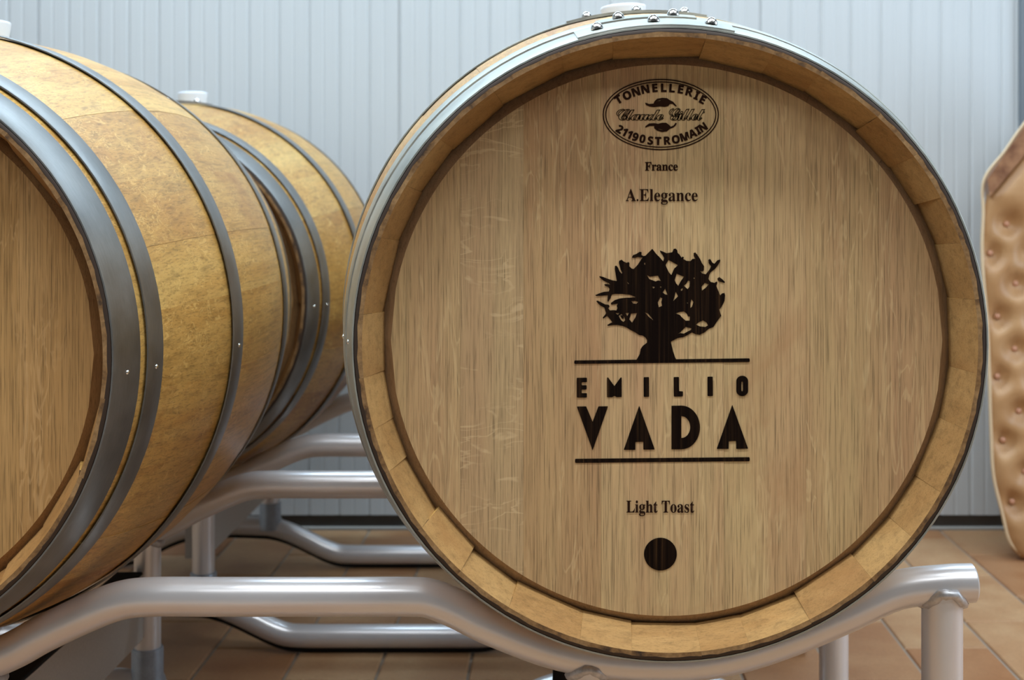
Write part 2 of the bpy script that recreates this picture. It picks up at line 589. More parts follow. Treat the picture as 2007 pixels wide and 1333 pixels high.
def head(parent, joints, mat, y0, front, rng, flecked=None):
    """boards of one head; front faces -y when front else +y"""
    r1, r2, sgn = 0.2690, 0.2830, (1 if front else -1)
    xs = [-r1] + joints + [r1]
    for bi, (a, b) in enumerate(zip(xs[:-1], xs[1:])):
        n = 14
        g = 0.00009
        dy = rng.uniform(0, 0.0003)
        vt, vb, et, eb, bt, bb = [], [], [], [], [], []
        for i in range(n + 1):
            x = a + (b - a) * i / n
            if i == 0 and a > -r1 + 1e-6: x += g
            if i == n and b < r1 - 1e-6: x -= g
            z = math.sqrt(max(0.0, r1 * r1 - x * x))
            k = r2 / r1
            vt.append((x, y0 + sgn * dy, z)); vb.append((x, y0 + sgn * dy, -z))
            et.append((x * k, y0 + sgn * 0.015, z * k)); eb.append((x * k, y0 + sgn * 0.015, -z * k))
            bt.append((x * k, y0 + sgn * 0.028, z * k)); bb.append((x * k, y0 + sgn * 0.028, -z * k))
        verts = vt + vb + et + eb + bt + bb
        m = n + 1
        faces, mi = [], []

        def q(p, r, ia):
            for i in range(n):
                fc = (p * m + i, p * m + i + 1, r * m + i + 1, r * m + i)
                faces.append(fc if front else fc[::-1]); mi.append(ia)
        q(1, 0, 0)            # face
        q(0, 2, 1)            # upper bevel
        q(3, 1, 1)            # lower bevel
        q(2, 4, 1)
        q(5, 3, 1)
        q(4, 5, 0)            # back
        for i, fl in ((0, False), (n, True)):     # board sides
            for p, r in (((0, 1), (4, 5)),):
                fc = (1 * m + i, 0 * m + i, 2 * m + i, 4 * m + i, 5 * m + i, 3 * m + i)
                faces.append(fc if fl == front else fc[::-1]); mi.append(0)
        mesh('head_board', verts, faces, [M['head_flecked'] if bi == flecked else mat, M['head_edge'] if mat is M['head'] else M['head_edge_left']], parent, smooth=20, mi=mi)


def hoop(parent, s0, s1, rivets, nails, lap, mat):
    th = 0.0019
    seg = 128
    rows = [(s0, 0.0), (s0, th * 0.8), (s0 + 0.0012, th), ((s0 + s1) / 2, th), (s1 - 0.0012, th), (s1, th * 0.8), (s1, 0.0)]
    R = [prof(y) + 0.0003 + 0.0004 for y, d in rows]
    # the band is a plain hoop: its radius runs straight from edge to edge
    lift = 0.0 if s0 > BL / 2 or s0 < 0.05 else (0.0022 if mat is M['hoop_dark'] else 0.0006)
    Ra, Rb_ = R[0] + (lift if s0 < BL / 2 else 0), R[-1] + (lift if s0 > BL / 2 else 0)
    verts, faces = [], []
    for k in range(seg):
        a = 2 * PI * k / seg
        for (y, d) in rows:
            t = (y - s0) / (s1 - s0)
            r = Ra * (1 - t) + Rb_ * t + d + 0.0006 * 4 * t * (1 - t)
            verts.append((r * math.cos(a), y, r * math.sin(a)))
    m = len(rows)
    for k in range(seg):
        k2 = (k + 1) % seg
        for i in range(m):
            i2 = (i + 1) % m
            faces.append((k * m + i, k2 * m + i, k2 * m + i2, k * m + i2))
    # lapped end of the band riveted over itself
    n0 = len(verts)
    a0, a1 = math.radians(lap[0]), math.radians(lap[1])
    L = 10
    for k in range(L + 1):
        a = a0 + (a1 - a0) * k / L
        for y, d in ((s0 + 0.0005, th), (s0 + 0.0005, th * 2), (s1 - 0.0005, th * 2), (s1 - 0.0005, th)):
            t = (y - s0) / (s1 - s0)
            r = Ra * (1 - t) + Rb_ * t + d - 0.0002
            verts.append((r * math.cos(a), y, r * math.sin(a)))
    for k in range(L):
        for i in range(4):
            i2 = (i + 1) % 4
            faces.append((n0 + k * 4 + i, n0 + (k + 1) * 4 + i, n0 + (k + 1) * 4 + i2, n0 + k * 4 + i2))
    faces.append((n0, n0 + 1, n0 + 2, n0 + 3))
    e = n0 + L * 4
    faces.append((e + 3, e + 2, e + 1, e))
    h = mesh('hoop', verts, faces, mat, parent, smooth=35)
    ym = (s0 + s1) / 2
    rm = (Ra + Rb_) / 2
    for kind, angs, rr, hh, base in (('rivet', rivets, 0.0062, 0.0066, th * 2), ('hoop_nail', nails, 0.0026, 0.0022, th)):
        for a in angs:
            prof_ = [(rr * math.cos(t * PI / 2 / 5), hh * math.sin(t * PI / 2 / 5)) for t in range(5)] + [(rr * 0.08, hh)]
            vv, ff = lathe([(rr, -0.0006)] + prof_, 14)
            ar = math.radians(a)
            o = mesh(kind, vv, ff, M['rivet'], h, smooth=60)
            nrm = Vector((math.cos(ar), 0, math.sin(ar)))
            o.location = nrm * (rm + base) + Vector((0, ym, 0))
            o.rotation_euler = nrm.to_track_quat('Z', 'Y').to_euler()
    return h


def barrel(label, x, y_front, z_axis, yaw, joints, boards, head_mat, bung_ang, nail_angs, seed, rivet_shift=0.0, hoop_mat=None):
    hoop_mat = hoop_mat or M['hoop_dark']
    rng = random.Random(seed)
    root = empty('wine_barrel', (x, y_front, z_axis), yaw)
    tag(root, label, 'barrel', 'oak wine barrels lying on the tube racks')
    js = joints + [joints[0] - 360]
    for hi, lo in zip(js[:-1], js[1:]):
        stave(root, hi, lo, rng, M['chamfer'] if head_mat is M['head'] else M['chamfer_left'])
    head(root, boards, head_mat, HEAD_Y, True, rng, 1 if head_mat is M['head'] else None)
    head(root, [-0.17, -0.05, 0.06, 0.16], head_mat, BL - HEAD_Y, False, rng)

    def ang(dx, r): return 90 - math.degrees(math.asin(dx / r)) + rivet_shift
    bands = [(0.0012, 0.047), (0.0573, 0.0906), (0.2674, 0.3073)]
    riv = [[-0.0673, -0.0138, 0.041], [-0.045, 0.009], [-0.072, -0.015, 0.040]]
    for (s0, s1), ds in zip(bands, riv):
        r = prof((s0 + s1) / 2)
        aa = [ang(d, r) for d in ds]
        hoop(root, s0, s1, aa, nail_angs, (min(aa) - 4, max(aa) + 4), hoop_mat)
    for (s0, s1), ds in zip(bands, riv):
        r = prof((s0 + s1) / 2)
        aa = [ang(d, r) for d in ds]
        hoop(root, BL - s1, BL - s0, aa, [], (min(aa) - 4, max(aa) + 4), hoop_mat)
    vv, ff = lathe([(0.0235, -0.012), (0.0255, 0.0), (0.0290, 0.0215), (0.0292, 0.0235), (0.0283, 0.0250), (0.024, 0.0262), (0.010, 0.0268)], 36)
    b = mesh('bung', vv, ff, M['bung'], root, smooth=50)
    b['label'] = 'white silicone bung'
    ar = math.radians(bung_ang)
    nrm = Vector((math.cos(ar), 0, math.sin(ar)))
    b.location = nrm * RB + Vector((0, BL / 2, 0))
    b.rotation_euler = nrm.to_track_quat('Z', 'Y').to_euler()
    return root


RX, RY, RZ = 0.1037, 1.2361, 0.6745
LX, LY, LZ = -0.7336, 1.2606, 0.6550
BX, BY, BZ = -0.7240, 2.1868, 0.6400
YAW = 0.0143

HD = RY + HEAD_Y


def hx(px):
    return (px - PX0) / FPX * HD - RX


barrel_r = barrel('large oak barrel facing us with black tree emblem on its pale head', RX, RY, RZ, 0.0, JOINTS_R,
                  [hx(p) for p in (902, 1026, 1178, 1419, 1580, 1722)], M['head'], 93.5, [180], 3, 0.0, M['hoop'])
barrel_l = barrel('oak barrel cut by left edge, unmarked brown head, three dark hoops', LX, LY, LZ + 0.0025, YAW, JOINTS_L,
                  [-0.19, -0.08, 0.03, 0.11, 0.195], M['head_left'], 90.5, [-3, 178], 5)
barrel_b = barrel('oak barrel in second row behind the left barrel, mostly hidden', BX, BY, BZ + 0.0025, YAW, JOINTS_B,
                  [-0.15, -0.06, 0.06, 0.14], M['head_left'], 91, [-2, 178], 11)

barrel_c = barrel('unseen oak barrel in second row behind the big emblem barrel, added to shade the gap', 0.113, BY, BZ + 0.02, 0.0, [a_ + 3 for a_ in JOINTS_L],
                  [-0.15, -0.05, 0.05, 0.15], M['head_left'], 91, [-2, 178], 17)  # unseen fourth barrel, added to shade racks and floor in the gap

# ---------------------------------------------------------------- burnt marks on the big head
MARK_Y = HEAD_Y - 0.0005


def hp(px, py):
    """measured pixel -> local (x, z) on the head of the big barrel"""
    return (px - PX0) / FPX * HD - RX, CAMZ - (py - PY0) / FPX * HD - RZ


def curve_mesh(name, polys, mat, parent, yoff=0.0):
    """flat filled shapes (even-odd holes) on the head from lists of (x, z)"""
    cu = bpy.data.curves.new(name, 'CURVE')
    cu.dimensions = '2D'
    cu.fill_mode = 'BOTH'
    for p in polys:
        sp = cu.splines.new('POLY')
        sp.points.add(len(p) - 1)
        for pt, (a, b) in zip(sp.points, p):
            pt.co = (a, b, 0, 1)
        sp.use_cyclic_u = True
    return flat(name, cu, mat, parent, lambda c: (c.x, MARK_Y + yoff - c.z, c.y))


def flat(name, cu, mat, parent, fn):
    tmp = bpy.data.objects.new('tmp', cu)
    COL.objects.link(tmp)
    dg = bpy.context.evaluated_depsgraph_get()
    dg.update()
    me = bpy.data.meshes.new_from_object(tmp.evaluated_get(dg))
    bpy.data.objects.remove(tmp)
    bpy.data.curves.remove(cu)
    me.name = name
    for vv in me.vertices:
        vv.co = fn(vv.co)
    me.materials.clear()
    me.materials.append(mat)
    me.update()
    return link(name, me, parent)


def zoomed(pts, ox, oy, k):
    return [hp(ox + x / k, oy + y / k) for x, y in pts]


def bold(s, U, Lc):
    return ''.join(chr(U + ord(c) - 65) if 'A' <= c <= 'Z' else chr(Lc + ord(c) - 97) if 'a' <= c <= 'z' else c for c in s)


def text_mesh(name, body, box_px, mat, offset=0.0, outline=0.0, space=1.0, cap=None):
    """text fitted to a measured pixel box (left, right, baseline, top of capitals)"""
    cu = bpy.data.curves.new(name, 'FONT')
    cu.body = body
    cu.size = 1.0
    cu.offset = offset
    cu.space_character = space
    if outline:
        cu.fill_mode = 'NONE'
        cu.bevel_depth = outline
        cu.bevel_resolution = 0
    tmp = bpy.data.objects.new('tmp', cu)
    COL.objects.link(tmp)
    dg = bpy.context.evaluated_depsgraph_get()
    dg.update()
    me = bpy.data.meshes.new_from_object(tmp.evaluated_get(dg))
    bpy.data.objects.remove(tmp)
    bpy.data.curves.remove(cu)
    xs = [v_.co.x for v_ in me.vertices]
    ys = [v_.co.y for v_ in me.vertices]
    l, r, base, top = box_px
    (xa, zb), (xb, zt) = hp(l, base), hp(r, top)
    capy = cap if cap else max(ys)
    kx = (xb - xa) / (max(xs) - min(xs))
    kz = (zt - zb) / capy
    x0 = min(xs)
    for v_ in me.vertices:
        v_.co = (xa + (v_.co.x - x0) * kx, MARK_Y - 0.00002, zb + v_.co.y * kz)
    me.materials.clear()
    me.materials.append(mat)
    me.update()
    return link(name, me, barrel_r)


def glyphs_mesh(name, items, height_px, mat, offset=0.02, squeeze=1.0):
    """single letters placed round the oval: (char, px, py, degrees)"""
    verts, faces = [], []
    for ch, cx, cy, deg in items:
        cu = bpy.data.curves.new('g', 'FONT')
        cu.body = chr(0x1D7EC + int(ch)) if ch.isdigit() else bold(ch, 0x1D5D4, 0x1D5EE)
        cu.size = 1.0
        cu.offset = offset
        tmp = bpy.data.objects.new('tmp', cu)
        COL.objects.link(tmp)
        dg = bpy.context.evaluated_depsgraph_get()
        dg.update()
        me = bpy.data.meshes.new_from_object(tmp.evaluated_get(dg))
        bpy.data.objects.remove(tmp)
        bpy.data.curves.remove(cu)
        xs = [v_.co.x for v_ in me.vertices]; ys = [v_.co.y for v_ in me.vertices]
        mx, my = (min(xs) + max(xs)) / 2, (min(ys) + max(ys)) / 2
        k = height_px / FPX * HD / 0.72
        c, s = math.cos(math.radians(deg)), math.sin(math.radians(deg))
        X, Z = hp(cx, cy)
        n0 = len(verts)
        for v_ in me.vertices:
            a, b = (v_.co.x - mx) * k * squeeze, (v_.co.y - my) * k
            verts.append((X + a * c - b * s, MARK_Y, Z + a * s + b * c))
        for p in me.polygons:
            faces.append([n0 + i for i in p.vertices])
        bpy.data.meshes.remove(me)
    return mesh(name, verts, faces, mat, barrel_r, smooth=0)


# oval maker's stamp
def ellipse(cx, cy, a, b, n=72):
    return [hp(cx + a * math.cos(2 * PI * i / n), cy + b * math.sin(2 * PI * i / n)) for i in range(n)]


ring = curve_mesh('stamp_ring', [ellipse(1295, 224.6, 114, 69.8), ellipse(1295, 224.6, 111.8, 67.6),
                                 ellipse(1295, 224.6, 108.8, 64.8), ellipse(1295, 224.6, 106.8, 62.9)], M['burn_thin'], barrel_r)
ring['label'] = 'burnt double oval outline of the stamp'
Z1 = (1160, 130, 7.407)
zz = lambda L: [(ch, Z1[0] + x / Z1[2], Z1[1] + y / Z1[2], d) for ch, x, y, d in L]
glyphs_mesh('stamp_lettering', zz([('T', 385, 482, 31), ('O', 510, 422, 24), ('N', 640, 370, 17), ('N', 775, 333, 11), ('E', 915, 314, 4),
                                   ('L', 1045, 312, 0), ('L', 1165, 318, -4), ('E', 1290, 335, -9), ('R', 1418, 372, -15),
                                   ('I', 1522, 425, -22), ('E', 1610, 484, -28)]), 15.6, M['burn_thin'], 0.024, 1.05)
glyphs_mesh('stamp_lettering', zz([('2', 405, 912, -32), ('1', 475, 953, -29), ('1', 548, 990, -25), ('9', 632, 1025, -18), ('0', 735, 1052, -12),
                                   ('S', 850, 1078, -5), ('T', 962, 1085, -1), ('R', 1095, 1078, 4), ('O', 1218, 1060, 9),
                                   ('M', 1345, 1022, 15), ('A', 1460, 975, 22), ('I', 1540, 932, 28), ('N', 1612, 885, 33)]),
            15.2, M['burn_thin'], 0.024, 1.0)
text_mesh('stamp_script', bold('Claude', 0x1D4D0, 0x1D4EA), (1208, 1301, 235, 213.5), M['burn_thin'], 0.012, 0.017, 0.76)
text_mesh('stamp_script', bold('Gillet', 0x1D4D0, 0x1D4EA), (1311, 1382, 235, 212), M['burn_thin'], 0.012, 0.017, 0.76)
curve_mesh('stamp_leaf', [zoomed([(770, 530), (790, 532), (830, 548), (895, 542), (908, 510), (945, 472), (1020, 458), (1090, 462), (1130, 490),
                                  (1180, 515), (1232, 575), (1215, 582), (1170, 545), (1130, 548), (1110, 575), (1060, 590), (990, 583),
                                  (900, 592), (840, 585), (790, 565)], *Z1),
                          zoomed([(930, 512), (985, 492), (1015, 490), (980, 505)], *Z1)], M['burn_thin'], barrel_r)
curve_mesh('stamp_leaf', [zoomed([(772, 892), (780, 868), (830, 830), (900, 825), (960, 835), (1020, 820), (1080, 820), (1120, 850), (1145, 878),
                                  (1190, 855), (1213, 820), (1232, 830), (1210, 870), (1170, 895), (1130, 907), (1090, 945), (1020, 955),
                                  (950, 935), (905, 900), (905, 866), (840, 866), (800, 882)], *Z1),
                          zoomed([(940, 905), (1000, 925), (1040, 927), (995, 914)], *Z1)], M['burn_thin'], barrel_r)

B_ = (0x1D400, 0x1D41A)
text_mesh('origin_lettering', bold('France', *B_), (1264, 1328.5, 334.2, 318), M['burn_thin'], 0.012, cap=0.676)
text_mesh('grade_lettering', bold('A.Elegance', *B_), (1226.3, 1367.3, 394, 370.5), M['burn_thin'], 0.002, cap=0.69)
text_mesh('toast_lettering', bold('Light Toast', *B_), (1227.7, 1360.7, 1004.3, 981.5), M['burn_thin'], 0.006, cap=0.676)
dot = curve_mesh('burnt_dot', [ellipse(1294.3, 1085.9, 32.1, 32.1, 64)], M['burn'], barrel_r)

ZT = (1130, 470, 5.331)
TREE = [(620, 1262), (660, 1195), (670, 1140), (690, 1110), (735, 1075), (738, 1050), (720, 1020), (690, 1000), (655, 995), (610, 965),
        (560, 940), (520, 915), (480, 900), (430, 890), (385, 890), (325, 900), (320, 890), (350, 872), (375, 862), (350, 830), (320, 795),
        (280, 822), (272, 815), (300, 780), (310, 765), (298, 735), (292, 708), (255, 690), (220, 660), (205, 640), (220, 635), (250, 650),
        (300, 675), (335, 678), (347, 695), (330, 715), (348, 737), (390, 735), (415, 738), (428, 715), (420, 690), (432, 665), (400, 672),
        (362, 678), (358, 660), (400, 630), (450, 613), (520, 605), (600, 603), (622, 598), (560, 575), (480, 565), (400, 565), (368, 572),
        (355, 610), (332, 648), (322, 640), (325, 600), (328, 578), (280, 582), (205, 588), (195, 578), (240, 558), (290, 543), (335, 540),
        (345, 515), (330, 490), (295, 480), (290, 465), (320, 462), (355, 470), (330, 450), (280, 425), (240, 392), (238, 380), (270, 385),
        (320, 405), (380, 425), (420, 430), (410, 370), (400, 310), (400, 275), (415, 270), (430, 285), (450, 330), (470, 355), (478, 345),
        (460, 310), (450, 270), (442, 240), (445, 220), (470, 208), (490, 225), (520, 240), (545, 232), (553, 245), (550, 275), (575, 300),
        (597, 305), (640, 260), (675, 205), (690, 185), (640, 180), (600, 190), (578, 185), (590, 160), (620, 150), (660, 125), (680, 130),
        (678, 160), (700, 170), (720, 165), (760, 125), (790, 95), (800, 105), (830, 145), (870, 185), (905, 225), (915, 190), (900, 160),
        (875, 130), (870, 112), (890, 118), (940, 140), (1000, 130), (1015, 95), (1035, 92), (1052, 110), (1055, 135), (1080, 160),
        (1095, 185), (1110, 175), (1122, 185), (1115, 200), (1150, 220), (1190, 222), (1210, 200), (1240, 198), (1225, 170), (1222, 140),
        (1240, 132), (1260, 155), (1290, 200), (1310, 245), (1332, 275), (1330, 320), (1310, 332), (1290, 325), (1310, 350), (1350, 360),
        (1390, 310), (1405, 275), (1380, 245), (1375, 210), (1395, 200), (1420, 240), (1440, 250), (1470, 215), (1500, 205), (1502, 220),
        (1480, 260), (1450, 300), (1400, 340), (1385, 370), (1378, 410), (1400, 440), (1440, 450), (1465, 435), (1472, 450), (1460, 480),
        (1475, 520), (1500, 580), (1520, 560), (1545, 555), (1552, 580), (1545, 640), (1520, 690), (1500, 720), (1490, 725), (1500, 760),
        (1512, 795), (1480, 835), (1450, 880), (1430, 910), (1380, 930), (1340, 965), (1285, 992), (1240, 985), (1205, 968), (1150, 1000),
        (1110, 1018), (1060, 1025), (1000, 1055), (985, 1065), (995, 1110), (1010, 1170), (1030, 1230), (1048, 1262)]
HOLES = [[(1470, 405), (1490, 390), (1520, 410), (1550, 440), (1545, 452), (1510, 440), (1480, 430)],
         [(960, 210), (1060, 265), (1020, 300), (990, 368), (965, 340), (945, 300), (930, 265)],
         [(1045, 355), (1122, 385), (1090, 430), (1062, 480), (1040, 455), (1025, 420)],
         [(735, 370), (765, 385), (800, 380), (850, 375), (880, 430), (850, 425), (825, 435), (800, 425), (760, 410)],
         [(925, 510), (950, 575), (925, 570), (900, 550)],
         [(1035, 540), (1060, 590), (1010, 640), (1025, 590)],
         [(875, 600), (895, 610), (885, 650), (893, 690), (860, 705), (848, 655)],
         [(570, 640), (610, 638), (645, 650), (625, 668), (590, 665)],
         [(405, 765), (448, 765), (430, 785)],
         [(440, 795), (470, 775), (500, 810), (508, 840), (490, 858), (465, 840)],
         [(457, 792), (485, 788), (495, 812), (485, 830), (466, 815)],
         [(510, 765), (548, 762), (530, 795)],
         [(570, 770), (632, 765), (615, 810), (580, 865), (550, 830)],
         [(712, 757), (745, 770), (780, 810), (803, 842), (760, 810)],
         [(1030, 770), (1075, 755), (1120, 748), (1150, 770), (1165, 800), (1185, 800), (1180, 845), (1140, 845), (1100, 810), (1080, 785)],
         [(1245, 885), (1280, 860), (1320, 842), (1360, 865), (1372, 895), (1345, 910), (1290, 905)],
         [(1045, 990), (1080, 970), (1140, 910), (1200, 925), (1195, 940), (1120, 980), (1085, 975)],
         [(1305, 490), (1340, 450), (1380, 465), (1350, 500), (1310, 530)],
         [(1200, 620), (1220, 650), (1205, 700), (1188, 712), (1190, 660)],
         [(1165, 425), (1185, 430), (1180, 490), (1160, 515), (1120, 480), (1145, 460)],
         [(790, 490), (812, 488), (818, 500), (800, 508)],
         [(875, 486), (887, 490), (882, 503), (873, 498)],
         [(704, 240), (718, 240), (716, 262), (706, 255)],
         [(528, 437), (538, 445), (550, 465), (535, 458)],
         [(1152, 652), (1164, 654), (1162, 666), (1152, 664)],
         [(1222, 394), (1236, 398), (1232, 410), (1222, 406)],
         [(1088, 515), (1110, 505), (1108, 525), (1092, 535)]]
emblem = curve_mesh('tree_emblem', [zoomed(TREE, *ZT)] + [zoomed(h_, *ZT) for h_ in HOLES], M['burn'], barrel_r)
emblem['label'] = 'burnt black tree emblem'

ZN = (1110, 690, 5.2816)


def arc(cx, cy, rx, ry, a0, a1, n=14):
    return [(cx + rx * math.cos(math.radians(a0 + (a1 - a0) * i / n)), cy + ry * math.sin(math.radians(a0 + (a1 - a0) * i / n))) for i in range(n + 1)]


def rounded(p, r=7):
    """soften the corners of a polygon (zoom pixels)"""
    out = []
    n = len(p)
    for i in range(n):
        a, b, c = Vector(p[i - 1]), Vector(p[i]), Vector(p[(i + 1) % n])
        r1 = min(r, (a - b).length / 3); r2 = min(r, (c - b).length / 3)
        s, e = b + (a - b).normalized() * r1, b + (c - b).normalized() * r2
        for t in (0, 0.5, 1):
            q = s * (1 - t) ** 2 + b * 2 * t * (1 - t) + e * t * t
            out.append((q.x, q.y))
    return out


BAR1 = rounded([(82, 87), (1898, 65), (1898, 103), (82, 122)], 10)
BAR2 = rounded([(90, 1105), (1898, 1088), (1898, 1130), (90, 1147)], 10)
for b in (BAR1, BAR2):
    curve_mesh('burnt_bar', [zoomed(b, *ZN)], M['burn'], barrel_r, 0.0001)
NAME1 = [rounded([(107, 267), (213, 265), (213, 310), (158, 312), (158, 343), (210, 343), (210, 387), (158, 388), (158, 425), (213, 425), (213, 470), (107, 470)]),
         rounded([(420, 264), (432, 262), (497, 352), (562, 262), (573, 264), (573, 466), (520, 466), (497, 452), (474, 467), (420, 467)], 5),
         rounded([(800, 260), (855, 259), (856, 463), (801, 464)]),
         rounded([(1110, 259), (1165, 258), (1167, 405), (1207, 407), (1205, 459), (1112, 461)]),
         rounded([(1460, 255), (1515, 254), (1517, 455), (1461, 456)]),
         arc(1820, 300, 61, 55, 180, 360) + arc(1820, 400, 61, 55, 0, 180),
         arc(1819, 315, 8, 12, 180, 360, 6) + arc(1819, 395, 8, 12, 0, 180, 6)]
NAME2 = [rounded([(108, 564), (205, 562), (272, 722), (332, 562), (432, 561), (272, 1017)], 5),
         rounded([(594, 1012), (754, 554), (915, 1008), (797, 1010), (796, 928), (714, 930), (714, 1012)], 5),
         [(1088, 1007), (1088, 556)] + arc(1190, 780, 193, 226, -90, 90, 22),
         [(1190, 888), (1190, 663)] + arc(1192, 776, 90, 113, -88, 88, 16),
         rounded([(1556, 1002), (1717, 545), (1881, 1000), (1758, 1002), (1757, 920), (1680, 922), (1679, 1002)], 5)]
for group in [[p] for p in NAME1[:5]] + [NAME1[5:]] + [NAME2[:1], NAME2[1:2], NAME2[2:4], NAME2[4:]]:
    curve_mesh('burnt_letter', [zoomed(p, *ZN) for p in group], M['burn'], barrel_r)

# ---------------------------------------------------------------- tube racks
TR = 0.0205


def arch(d):
    """height of the base tube centre at distance d from a barrel axis: low on the floor, raised over the barrel below"""
    P = [(0, 0.086), (0.08, 0.083), (0.12, 0.073), (0.155, 0.0575), (0.20, 0.0345), (0.235, 0.0225), (0.27, TR), (9, TR)]
    d = abs(d)
    for (a, h), (b, k) in zip(P[:-1], P[1:]):
        if d <= b:
            return h + (k - h) * (d - a) / (b - a)


def rack(label, dx, y_front, y_rear, dz, du=0.0):
    root = empty('barrel_rack', (-0.315 + dx, (y_front + y_rear) / 2, 0))
    tag(root, label, 'rack', 'silver tube barrel racks')
    ox, oy = root.location.x, root.location.y

    def part(name, vf, mat, parent=root, smooth=40):
        v_, f_ = vf
        return mesh(name, [(p[0] + dx - ox, p[1] - oy, p[2]) for p in v_], f_, mat, parent, smooth)
    top = [(-1.07, .381), (-1.03, .3805), (-0.99, .377), (-0.945, .3625)]
    for d in (-0.15, -0.09, -0.03, 0.03, 0.09, 0.15, 0.187):
        top.append((LX - 0.012 + d, LZ - math.sqrt(0.3577 ** 2 - d * d) - 0.0030))
    top += [(-0.5117, .3693), (-0.4768, .3825), (-0.4424, .3867), (-0.37, .3867), (-0.25, .3867), (-0.1677, .3867), (-0.1431, .3845),
            (-0.1152, .3735), (-0.0836, .3578), (-0.0246, .3345), (0.0235, .3228), (0.065, .3178), (0.1037, .3165), (0.14, .3178), (0.1873, .3265),
            (0.2441, .3452), (0.3031, .3703), (0.355, .3935), (0.4058, .4003), (0.4365, .4015)]
    base = [(x_ / 100, min(arch(x_ / 100 - LX), arch(x_ / 100 - RX)) if False else max(arch(x_ / 100 - LX), arch(x_ / 100 - RX))) for x_ in range(-107, 45, 3)]
    base = [(x_, z_ + 0.008) for x_, z_ in base]

    top = [(x_ + 0.005, z_) for x_, z_ in top]
    for y in (y_front, y_rear):
        part('cradle_rail', tube(catmull([(x_, y, z_ + dz) for x_, z_ in top], 5), TR, 24), M['rack'])
        part('base_tube', tube(catmull([(x_, y, z_) for x_, z_ in base], 3), TR, 20), M['rack'])
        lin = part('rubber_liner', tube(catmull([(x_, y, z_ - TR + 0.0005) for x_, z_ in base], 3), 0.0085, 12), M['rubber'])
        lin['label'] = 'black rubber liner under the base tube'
        for x_ in (-1.025, 0.4086):
            zt = (0.381 if x_ < 0 else 0.400) + dz
            lg = part('leg', tube([(x_, y, 0.03), (x_, y, zt - 0.008)], 0.0216, 24), M['rack'])
            weld(lg, x_ + dx - ox, y - oy, zt - TR + 0.001, 0.0216)
        for x_ in (-0.617 + du, 0.030):
            zt = (0.318 if x_ < 0 else 0.3228) + dz
            zb = arch(x_ - (LX if x_ < 0 else RX)) + 0.008
            up = part('upright', tube([(x_, y, zb), (x_, y, zt)], 0.0195, 24), M['rack'])
            weld(up, x_ + dx - ox, y - oy, zt - TR + 0.001, 0.0195)
            so = part('socket', lathe_at([(0.0275, zb - 0.004), (0.0265, zb + 0.014), (0.0232, zb + 0.022), (0.0232, 0.142), (0.0222, 0.144), (0.0190, 0.144)], x_, y), M['socket'], up)
            so['label'] = 'blue grey socket at the foot of the upright'
    for x0 in (-0.655 + du, -0.008):
        v_, f_ = box(x0, x0 + 0.038, y_front + 0.018, y_rear - 0.018, 0.163, 0.258)
        ch = part('fork_channel', (v_, f_), M['channel'], smooth=0)
        sp = part('black_strip', box(x0 - 0.001, x0 + 0.037, y_front + 0.02, y_rear - 0.02, 0.258, 0.262, 0.001), M['rubber'], ch, smooth=0)
        sp['label'] = 'black strip added along the channel top'  # black strip added to give the channel its dark top band
    return root


def lathe_at(profile, x, y):
    v_, f_ = lathe(profile, 24)
    return [(p[0] + x, p[1] + y, p[2]) for p in v_], f_


def weld(parent, x, y, z, r):
    """rippled saddle weld round the top of a leg where it meets the rail"""
    pts = []
    n = 26
    for i in range(n):
        a = 2 * PI * i / n
        px_, py_ = r * 1.02 * math.cos(a), r * 1.02 * math.sin(a)
        # saddle against a horizontal tube running along x
        pz = TR - math.sqrt(max(0.0, TR * TR - min(TR, abs(py_)) ** 2 * 0.96))
        pts.append(Vector((x + px_, y + py_, z + pz * 0.9)))
    verts, faces = [], []
    seg = 8
    for i, p in enumerate(pts):
        t = (pts[(i + 1) % n] - pts[i - 1]).normalized()
        u = Vector((p.x - x, p.y - y, 0)).normalized()
        w = t.cross(u)
        rr = 0.0046 + (0.0009 if i % 2 else 0) + random.uniform(0, 0.0008)
        for k in range(seg):
            a = 2 * PI * k / seg
            verts.append(p + (u * math.cos(a) + w * math.sin(a)) * rr)
    for i in range(n):
        i2 = (i + 1) % n
        for k in range(seg):
            k2 = (k + 1) % seg
            faces.append((i * seg + k, i * seg + k2, i2 * seg + k2, i2 * seg + k))
    return mesh('weld_bead', verts, faces, M['weld'], parent, 60)


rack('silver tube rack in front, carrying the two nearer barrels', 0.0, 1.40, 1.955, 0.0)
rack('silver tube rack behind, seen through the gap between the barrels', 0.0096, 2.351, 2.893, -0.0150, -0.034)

# ---------------------------------------------------------------- tan padded panel by the wall
PY = 2.95
OUT = [(2.02, 1087), (1985, 1072), (1974, 1055), (1963, 1005), (1953, 965), (1946, 934), (1941, 841), (1935, 656), (1929, 580), (1924, 506),
       (1926, 430), (1928, 392), (1928, 352)]


def left_edge(z):
    ed = [(1093, 2003), (1084, 1989), (1072, 1981), (1055, 1974), (1030, 1968), (1005, 1963), (965, 1953), (934, 1946), (841, 1941), (656, 1935),
          (580, 1929), (506, 1924), (430, 1926), (383, 1933), (292, 2008), (195, 2100)]
    py = PY0 + (CAMZ - z) / PY * FPX
    for (a, xa), (b, xb) in zip(ed[:-1], ed[1:]):
        if b <= py <= a:
            return (xa + (xb - xa) * (a - py) / (a - b) - PX0) / FPX * PY
    return (ed[0][1] if py > ed[0][0] else ed[-1][1] - PX0) / FPX * PY if py < ed[-1][0] else (ed[0][1] - PX0) / FPX * PY


